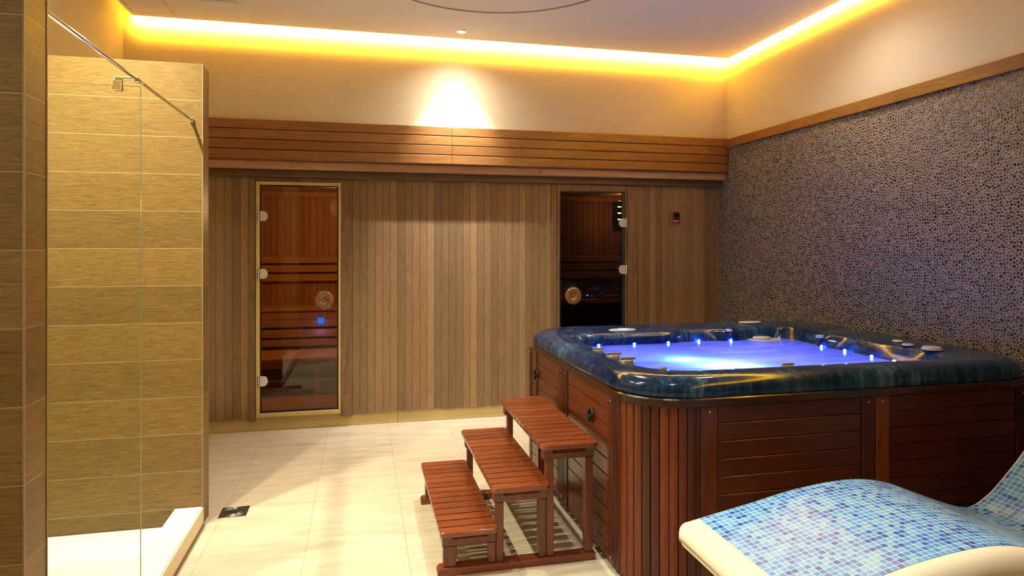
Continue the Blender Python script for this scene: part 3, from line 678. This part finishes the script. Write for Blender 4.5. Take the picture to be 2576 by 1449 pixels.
def stile(axis, c0, c1, out=0.004, mat=None):
    if axis == 'y': m = MB().box(FX-out, FX+0.018, c0, c1, 0.028, 0.8105, 0.003)
    else: m = MB().box(c0, c1, FY-out, FY+0.018, 0.028, 0.8105, 0.003)
    o = m.build('stile', mat or M['tubwood_v'], tub)
    c = (c0+c1)/2
    for z in (0.785, 0.055):
        mm = MB().lathe(FX-out, c, z, [(0.005, -0.001), (0.005, 0.0015), (0.0, 0.002)], 12, 'x') if axis == 'y' else MB().lathe(c, FY-out, z, [(0.005, -0.001), (0.005, 0.0015), (0.0, 0.002)], 12, 'y')
        mm.build('screw', M['steel_lt'], o)
for a, b in ((4.291, 4.345), (3.577, 3.654), (3.496, 3.573), (2.826, 2.870)): stile('y', a, b)
ORG = wood('orange_stile_wood', lin(92, 42, 10), lin(132, 64, 18), 2, 0.34, 0.0, None, 0, 0, 0.1)
m = MB().box(1.4075, 1.4285, FY-0.001, FY+0.018, 0.028, 0.8105, 0.002); m.build('corner_stave', M['tubwood_v'], tub)
stile('x', 1.430, 1.510); stile('x', 2.245, 2.314); stile('x', 2.318, 2.390, 0.006, ORG); stile('x', 3.132, 3.21)
# rounded corner of upright staves
tones = [((110, 56, 28), (148, 84, 48)), ((104, 50, 24), (140, 78, 42)), ((62, 26, 18), (92, 44, 30)), ((74, 24, 18), (108, 42, 30)), ((112, 52, 18), (152, 80, 32)), ((104, 46, 18), (146, 74, 34)), ((84, 34, 14), (122, 56, 24)), ((66, 26, 12), (98, 44, 20))]
stv = [wood('stave_wood', lin(a[0]*0.80, a[1]*0.68, a[2]*0.55), lin(b[0]*0.80, b[1]*0.68, b[2]*0.55), 2, 0.34, 0.0, None, 0, 0, 0.05) for a, b in tones]
ccx, ccy, rad = X0+RC, Y0+RC, RC-0.006
nst = 11
for k in range(nst):
    a0 = 180+90*k/nst+0.25; a1 = 180+90*(k+1)/nst-0.25; pts = []
    for a, r in ((a0, rad-0.018), (a0, rad-0.003), (a0+0.6, rad), ((a0+a1)/2, rad+0.0015), (a1-0.6, rad), (a1, rad-0.003), (a1, rad-0.018)):
        pts.append((ccx+r*math.cos(math.radians(a)), ccy+r*math.sin(math.radians(a))))
    MB().loft([[(p, q, z) for p, q in pts] for z in (0.028, 0.8105)], True, (True, True), False).build('corner_stave', stv[(k*5+2) % 8] if k < 3 else stv[k-3], tub)
for k in range(8):
    ccx2, ccy2 = X0+RC, Y1-RC; a0 = 90+90*k/8+0.3; a1 = 90+90*(k+1)/8-0.3
    pts = [(ccx2+r*math.cos(math.radians(a)), ccy2+r*math.sin(math.radians(a))) for a, r in ((a0, rad-0.018), (a0, rad), (a1, rad), (a1, rad-0.018))]
    MB().loft([[(p, q, z) for p, q in pts] for z in (0.028, 0.8105)], True, (True, True), False).build('corner_stave', M['tubwood_v'], tub)
# black drain valves on the left side
for yy in (4.150, 3.100):
    v = MB().lathe(FX, yy, 0.655, [(0.036, 0), (0.036, 0.006), (0.030, 0.012), (0.012, 0.013)], 24, 'x').build('valve', M['black'], tub)
    MB().box(FX-0.022, FX-0.0135, yy-0.008, yy+0.008, 0.622, 0.688, 0.002).box(FX-0.020, FX-0.0135, yy-0.030, yy+0.030, 0.647, 0.663, 0.002).build('valve_handle', M['black'], v)
# fittings on the rim
def knob(x, y, z, r, h, mat='greyjet', top=True, name='air_control'):
    o = MB().lathe(x, y, z, [(r*1.15, 0), (r*1.15, h*0.25), (r, h*0.4), (r, h*0.85), (r*0.85, h), (r*0.2, h*1.05)], 24).build(name, M[mat], tub)
    if top: MB().box(x-r*0.9, x+r*1.35, y-r*0.35, y+r*0.35, z+h*1.02, z+h*1.45, 0.002).build('lever', M[mat], o)
    return o
knob(1.252, 3.345, 0.926, 0.028, 0.016); knob(1.262, 3.150, 0.926, 0.034, 0.020); knob(1.266, 2.985, 0.926, 0.034, 0.022)
knob(1.37, 2.80, 0.918, 0.018, 0.020, top=False, name='jet_button'); knob(1.72, 2.73, 0.918, 0.022, 0.010, top=False, name='jet_button'); knob(1.985, 2.735, 0.920, 0.026, 0.016); knob(2.72, 2.735, 0.918, 0.032, 0.014, 'lightjet', name='air_control', top=False)
knob(3.090, 3.235, 0.939, 0.026, 0.010, 'lightjet', False); knob(3.045, 3.115, 0.937, 0.028, 0.010, 'lightjet', False); knob(3.045, 2.955, 0.937, 0.046, 0.018, 'lightjet', False, 'diverter')
def disc(x, y, z, r, name, mat, sy=1.0, h=0.006):
    m = MB(); m.loft([[(x+q*math.cos(2*PI*k/40), y+q*sy*math.sin(2*PI*k/40), z+hh) for k in range(40)] for q, hh in ((r, 0), (r, h*0.6), (r*0.9, h), (r*0.05, h))], True, (True, True))
    return m.build(name, M[mat], tub)
disc(1.335, 4.225, 0.934, 0.085, 'dark_pocket_disc', 'black', 0.6, 0.004)  # black disc standing in for a dark round recess in the rim
cp = disc(1.725, 4.130, 0.934, 0.098, 'control_panel', 'lightjet', 0.52, 0.008)
MB().box(1.697, 1.762, 4.113, 4.150, 0.9425, 0.9440).build('display', M['lcd'], cp)
disc(2.79, 4.275, 0.940, 0.09, 'filter_lid', 'lightjet', 0.55, 0.010)
# recess fittings: suction float and nozzle in the far corner
disc(2.74, 4.02, 0.852, 0.125, 'filter_float', 'lightjet', 0.7, 0.006); disc(2.72, 4.03, 0.858, 0.065, 'float_cap', 'lightjet', 0.7, 0.016)
MB().lathe(2.77, 4.145, 0.895, [(0.012, -0.01), (0.022, -0.01), (0.024, 0.008), (0.017, 0.010), (0.014, -0.006)], 20, 'y').build('nozzle', M['lightjet'], tub)
MB().lathe(2.475, 4.045, 0.925, [(0.020, -0.01), (0.024, 0.002), (0.020, 0.006), (0.008, 0.005), (0.006, 0.001)], 20).build('nozzle', M['lightjet'], tub)
MB().lathe(2.895, 3.66, 0.922, [(0.024, -0.01), (0.028, 0.002), (0.022, 0.006), (0.010, 0.005), (0.006, 0.001)], 20).build('nozzle', M['lightjet'], tub)
# LED jets on the waterline
for x in (1.513, 1.763, 2.008, 2.247, 2.474):
    yy = 4.045-(0.025 if x < 2.1 else 0.0)-(0.03 if x > 2.4 else 0)
    MB().lathe(x, yy, 0.862, [(0.004, 0.004), (0.008, 0.0), (0.009, -0.006), (0.004, -0.010)], 14).build('led_jet', M['led'], tub)
for y in (3.637, 3.46, 3.242, 3.076):
    MB().lathe(2.915-(0.025 if y > 3.6 else 0), y, 0.862, [(0.004, 0.004), (0.008, 0.0), (0.009, -0.006), (0.004, -0.010)], 14).build('led_jet', M['led'], tub)
# lamps under the water
point('underwater_lamp', (1.808, 3.427, 0.80), 2.6, (0.25, 0.95, 1.0), 0.05)
point('underwater_lamp', (1.97, 3.18, 0.77), 7.5, (0.45, 0.75, 1.0), 0.10)
for x, y, e in ((1.55, 3.05, 9), (1.6, 3.7, 9), (2.25, 3.5, 12), (2.6, 3.1, 12), (2.55, 3.75, 9), (2.1, 2.95, 9)):
    point('underwater_lamp', (x, y, 0.55), e*0.62, (0.15, 0.17, 1.0), 0.12)
# ------------------------------------------------------------------ tiled lounger
prof = [(1.168, 0.494), (1.300, 0.518), (1.425, 0.540), (1.590, 0.572), (1.767, 0.592), (1.90, 0.591), (2.02, 0.568), (2.13, 0.527), (2.285, 0.468), (2.42, 0.434), (2.52, 0.474), (2.60, 0.538), (2.70, 0.632), (2.82, 0.765), (2.93, 0.89), (3.03, 0.98)]
def catmull(P, n):
    out = []
    for i in range(len(P)-1):
        p0 = P[max(i-1, 0)]; p1 = P[i]; p2 = P[i+1]; p3 = P[min(i+2, len(P)-1)]
        for k in range(n):
            t_ = k/n; out.append(tuple(0.5*((2*p1[j])+(-p0[j]+p2[j])*t_+(2*p0[j]-5*p1[j]+4*p2[j]-p3[j])*t_*t_+(-p0[j]+3*p1[j]-3*p2[j]+p3[j])*t_**3) for j in range(2)))
    out.append(P[-1]); return out
pr = catmull(prof, 8)
lg = thing('tiled_lounger', (2.05, 1.87, 0.0), 'wave-shaped lounger covered in small blue mosaic tiles with cream edges', 'lounger')
YA, YB, TH_ = 1.535, 2.185, 0.105
arc = [0.0]
for i in range(1, len(pr)): arc.append(arc[-1]+math.hypot(pr[i][0]-pr[i-1][0], pr[i][1]-pr[i-1][1]))
nrm = []
for i in range(len(pr)):
    a = pr[max(i-1, 0)]; b = pr[min(i+1, len(pr)-1)]; d = math.hypot(b[0]-a[0], b[1]-a[1]); nrm.append((-(b[1]-a[1])/d, (b[0]-a[0])/d))
def section(i, e=0.0, tt=None, sh=(0, 0)):
    """rounded cross-section ring at profile point i"""
    (px_, pz_), (nx, nz) = pr[i], nrm[i]; th = (tt if tt is not None else TH_); r = min(0.042, th*0.48); R = []
    for (yc, dc, a0) in ((YB-e-r*0.4, 0, 90), (YA+e+r, 0, 180)):
        pass
    ring_ = []
    def P(y, dn): return (px_-nx*dn+sh[0], y, pz_-nz*dn+sh[1])
    for y, dn in ((YB-e-0.012, 0.0), (YB-e-0.004, 0.003), (YB-e, 0.014), (YB-e, th-0.02), (YB-e-0.02, th), ((YA+YB)/2, th)):
        ring_.append(P(y, dn))
    for k in range(0, 9):
        a = -PI/2-PI*k/8
        ring_.append(P(YA+e+r+r*math.cos(a), th/2-(th/2)*math.sin(a)*1.0))
    ring_.append(P((YA+YB)/2, 0.0))
    return ring_
loops = []
for k in range(1, 9):
    f = PI/2*k/8.5; base_t = TH_*max(0.12, math.sin(f))
    loops.append(section(0, 0.035*(1-math.sin(f))**1.5, base_t, (-0.050*math.cos(f), -(TH_-base_t)*0.5)))
for i in range(len(pr)): loops.append(section(i))
body = MB().loft(loops, True, (True, True)).build('body', M['cream_render'], lg)
# mosaic skin, with the tile grid laid along it
m = MB(); N0 = next(i for i, p in enumerate(pr) if p[0] >= 1.197); ys = [1.592+(2.172-1.592)*k/12 for k in range(13)]
rows = [[(pr[i][0]+nrm[i][0]*0.0012, y, pr[i][1]+nrm[i][1]*0.0012) for y in ys] for i in range(N0, len(pr))]
m.loft(rows, False); 
sk = m.build('mosaic_surface', M['lounge'], lg, recalc=False)
uvl = sk.data.uv_layers.new(name='UVMap'); nY = len(ys)
for p in sk.data.polygons:
    for li in p.loop_indices:
        vi = sk.data.loops[li].vertex_index; uvl.data[li].uv = (arc[N0+vi//nY]-arc[N0], ys[vi % nY]-ys[0]+0.003)
m = MB(); m.box(1.75, 2.50, 1.64, 2.10, 0.0, 0.335, 0.02); m.build('pedestal', M['cream_render'], lg)
